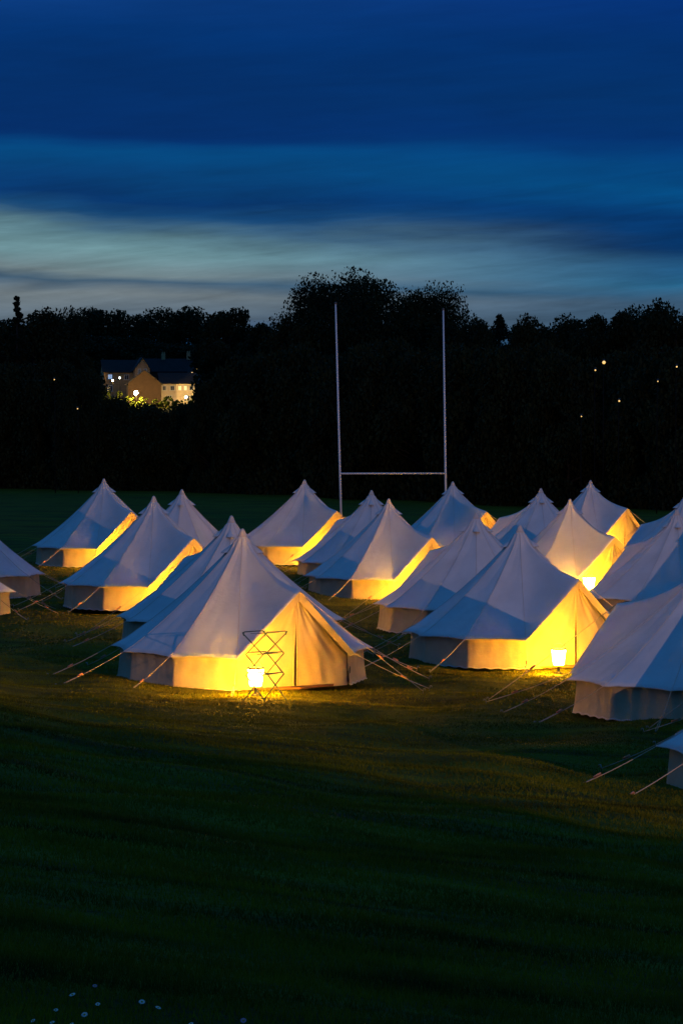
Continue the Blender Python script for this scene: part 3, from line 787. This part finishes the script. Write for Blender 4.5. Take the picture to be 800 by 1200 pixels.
left = ramp([(0, srgb(20,70,120)), (.0345, srgb(28,84,135)), (.039, srgb(95,112,126)), (.049, srgb(112,124,130)), (.053, srgb(64,92,115)), (.056, srgb(112,130,136)), (.065, srgb(110,148,156)), (.0715, srgb(88,124,136)), (.077, srgb(20,72,118)), (.083, srgb(2,52,106)), (.089, srgb(2,62,116)), (.099, srgb(0,72,128)), (.105, srgb(0,46,106)), (.122, srgb(0,46,104)), (.140, srgb(0,50,112)), (.160, srgb(12,62,132)), (.25, (.012,.065,.22,1)), (.4, TOP)])
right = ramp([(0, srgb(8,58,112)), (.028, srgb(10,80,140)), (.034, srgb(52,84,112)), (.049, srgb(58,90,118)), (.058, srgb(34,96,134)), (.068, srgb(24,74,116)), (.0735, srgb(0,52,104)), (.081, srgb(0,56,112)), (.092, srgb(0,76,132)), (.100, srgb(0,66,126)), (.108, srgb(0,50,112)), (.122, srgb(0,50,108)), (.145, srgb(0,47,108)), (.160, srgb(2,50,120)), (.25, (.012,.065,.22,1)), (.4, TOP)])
az = N.new('ShaderNodeMapRange'); az.inputs['From Min'].default_value = -.09; az.inputs['From Max'].default_value = .14; az.interpolation_type = 'SMOOTHSTEP'
L.new(math_('DIVIDE', sx.outputs['X'], math_('MAXIMUM', sx.outputs['Y'], .05)), az.inputs['Value'])
mx = N.new('ShaderNodeMix'); mx.data_type = 'RGBA'; L.new(az.outputs[0], mx.inputs[0]); L.new(left, mx.inputs[6]); L.new(right, mx.inputs[7])
# thin streaks
def tnoise(rot, sv, det, rough, loc):
    m1 = N.new('ShaderNodeMapping'); m1.inputs['Rotation'].default_value = (0, R(rot), 0); L.new(tc.outputs['Generated'], m1.inputs['Vector'])
    m2 = N.new('ShaderNodeMapping'); m2.inputs['Scale'].default_value = sv; m2.inputs['Location'].default_value = loc; L.new(m1.outputs[0], m2.inputs['Vector'])
    n_ = N.new('ShaderNodeTexNoise'); n_.inputs['Scale'].default_value = 1; n_.inputs['Detail'].default_value = det; n_.inputs['Roughness'].default_value = rough; n_.inputs['Distortion'].default_value = .5
    L.new(m2.outputs[0], n_.inputs['Vector']); return n_.outputs['Fac']
w1 = tnoise(4, (14, 3, 150), 8, .62, (1,2,3)); w2 = tnoise(-3, (7, 2, 60), 9, .6, (5,2,8)); w3 = tnoise(6, (24, 3, 260), 6, .6, (2,7,1))
low = N.new('ShaderNodeMapRange'); low.inputs['From Min'].default_value = .095; low.inputs['From Max'].default_value = .07; low.inputs['To Min'].default_value = .35; low.inputs['To Max'].default_value = 1.0; L.new(zc, low.inputs['Value'])
sw = math_('ADD', math_('ADD', math_('MULTIPLY', math_('SUBTRACT', w1, .5), .9), math_('MULTIPLY', math_('SUBTRACT', w2, .5), 1.0)), math_('MULTIPLY', math_('SUBTRACT', w3, .5), .5))
st_ = math_('ADD', math_('MULTIPLY', sw, low.outputs[0]), 1.0)
vm = N.new('ShaderNodeVectorMath'); vm.operation = 'SCALE'; L.new(mx.outputs[2], vm.inputs[0]); L.new(st_, vm.inputs['Scale'])
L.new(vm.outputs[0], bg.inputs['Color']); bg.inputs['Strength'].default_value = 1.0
ads = N.new('ShaderNodeAddShader'); L.new(bg.outputs[0], ads.inputs[0]); L.new(bg2.outputs[0], ads.inputs[1]); L.new(ads.outputs[0], out.inputs['Surface'])
sl = bpy.data.lights.new('sun', 'SUN'); sl.energy = .03; sl.angle = R(30); sl.color = (.75,.85,1.0)
so = bpy.data.objects.new('sun', sl); col.objects.link(so); so.rotation_euler = (R(50), 0, R(-35))

# ------------------------------------------------------------------ camera
cd = bpy.data.cameras.new('camera'); cd.sensor_fit = 'VERTICAL'; cd.sensor_height = 36; cd.sensor_width = 24
cd.lens = 3200/1200*36; cd.clip_end = 12000; cd.clip_start = .1
co = bpy.data.objects.new('camera', cd); col.objects.link(co); co.location = (0,0,CH); co.rotation_euler = (PI/2-pt_, 0, 0)
sc.camera = co
sc.view_settings.view_transform = 'Standard'; sc.view_settings.look = 'None'; sc.view_settings.exposure = 0; sc.view_settings.gamma = 1
sc.view_settings.use_curve_mapping = False
sc.cycles.use_denoising = True; sc.cycles.use_light_tree = True
sc.cycles.max_bounces = 5; sc.cycles.diffuse_bounces = 3; sc.cycles.sample_clamp_indirect = 3
sc.cycles.use_adaptive_sampling = False
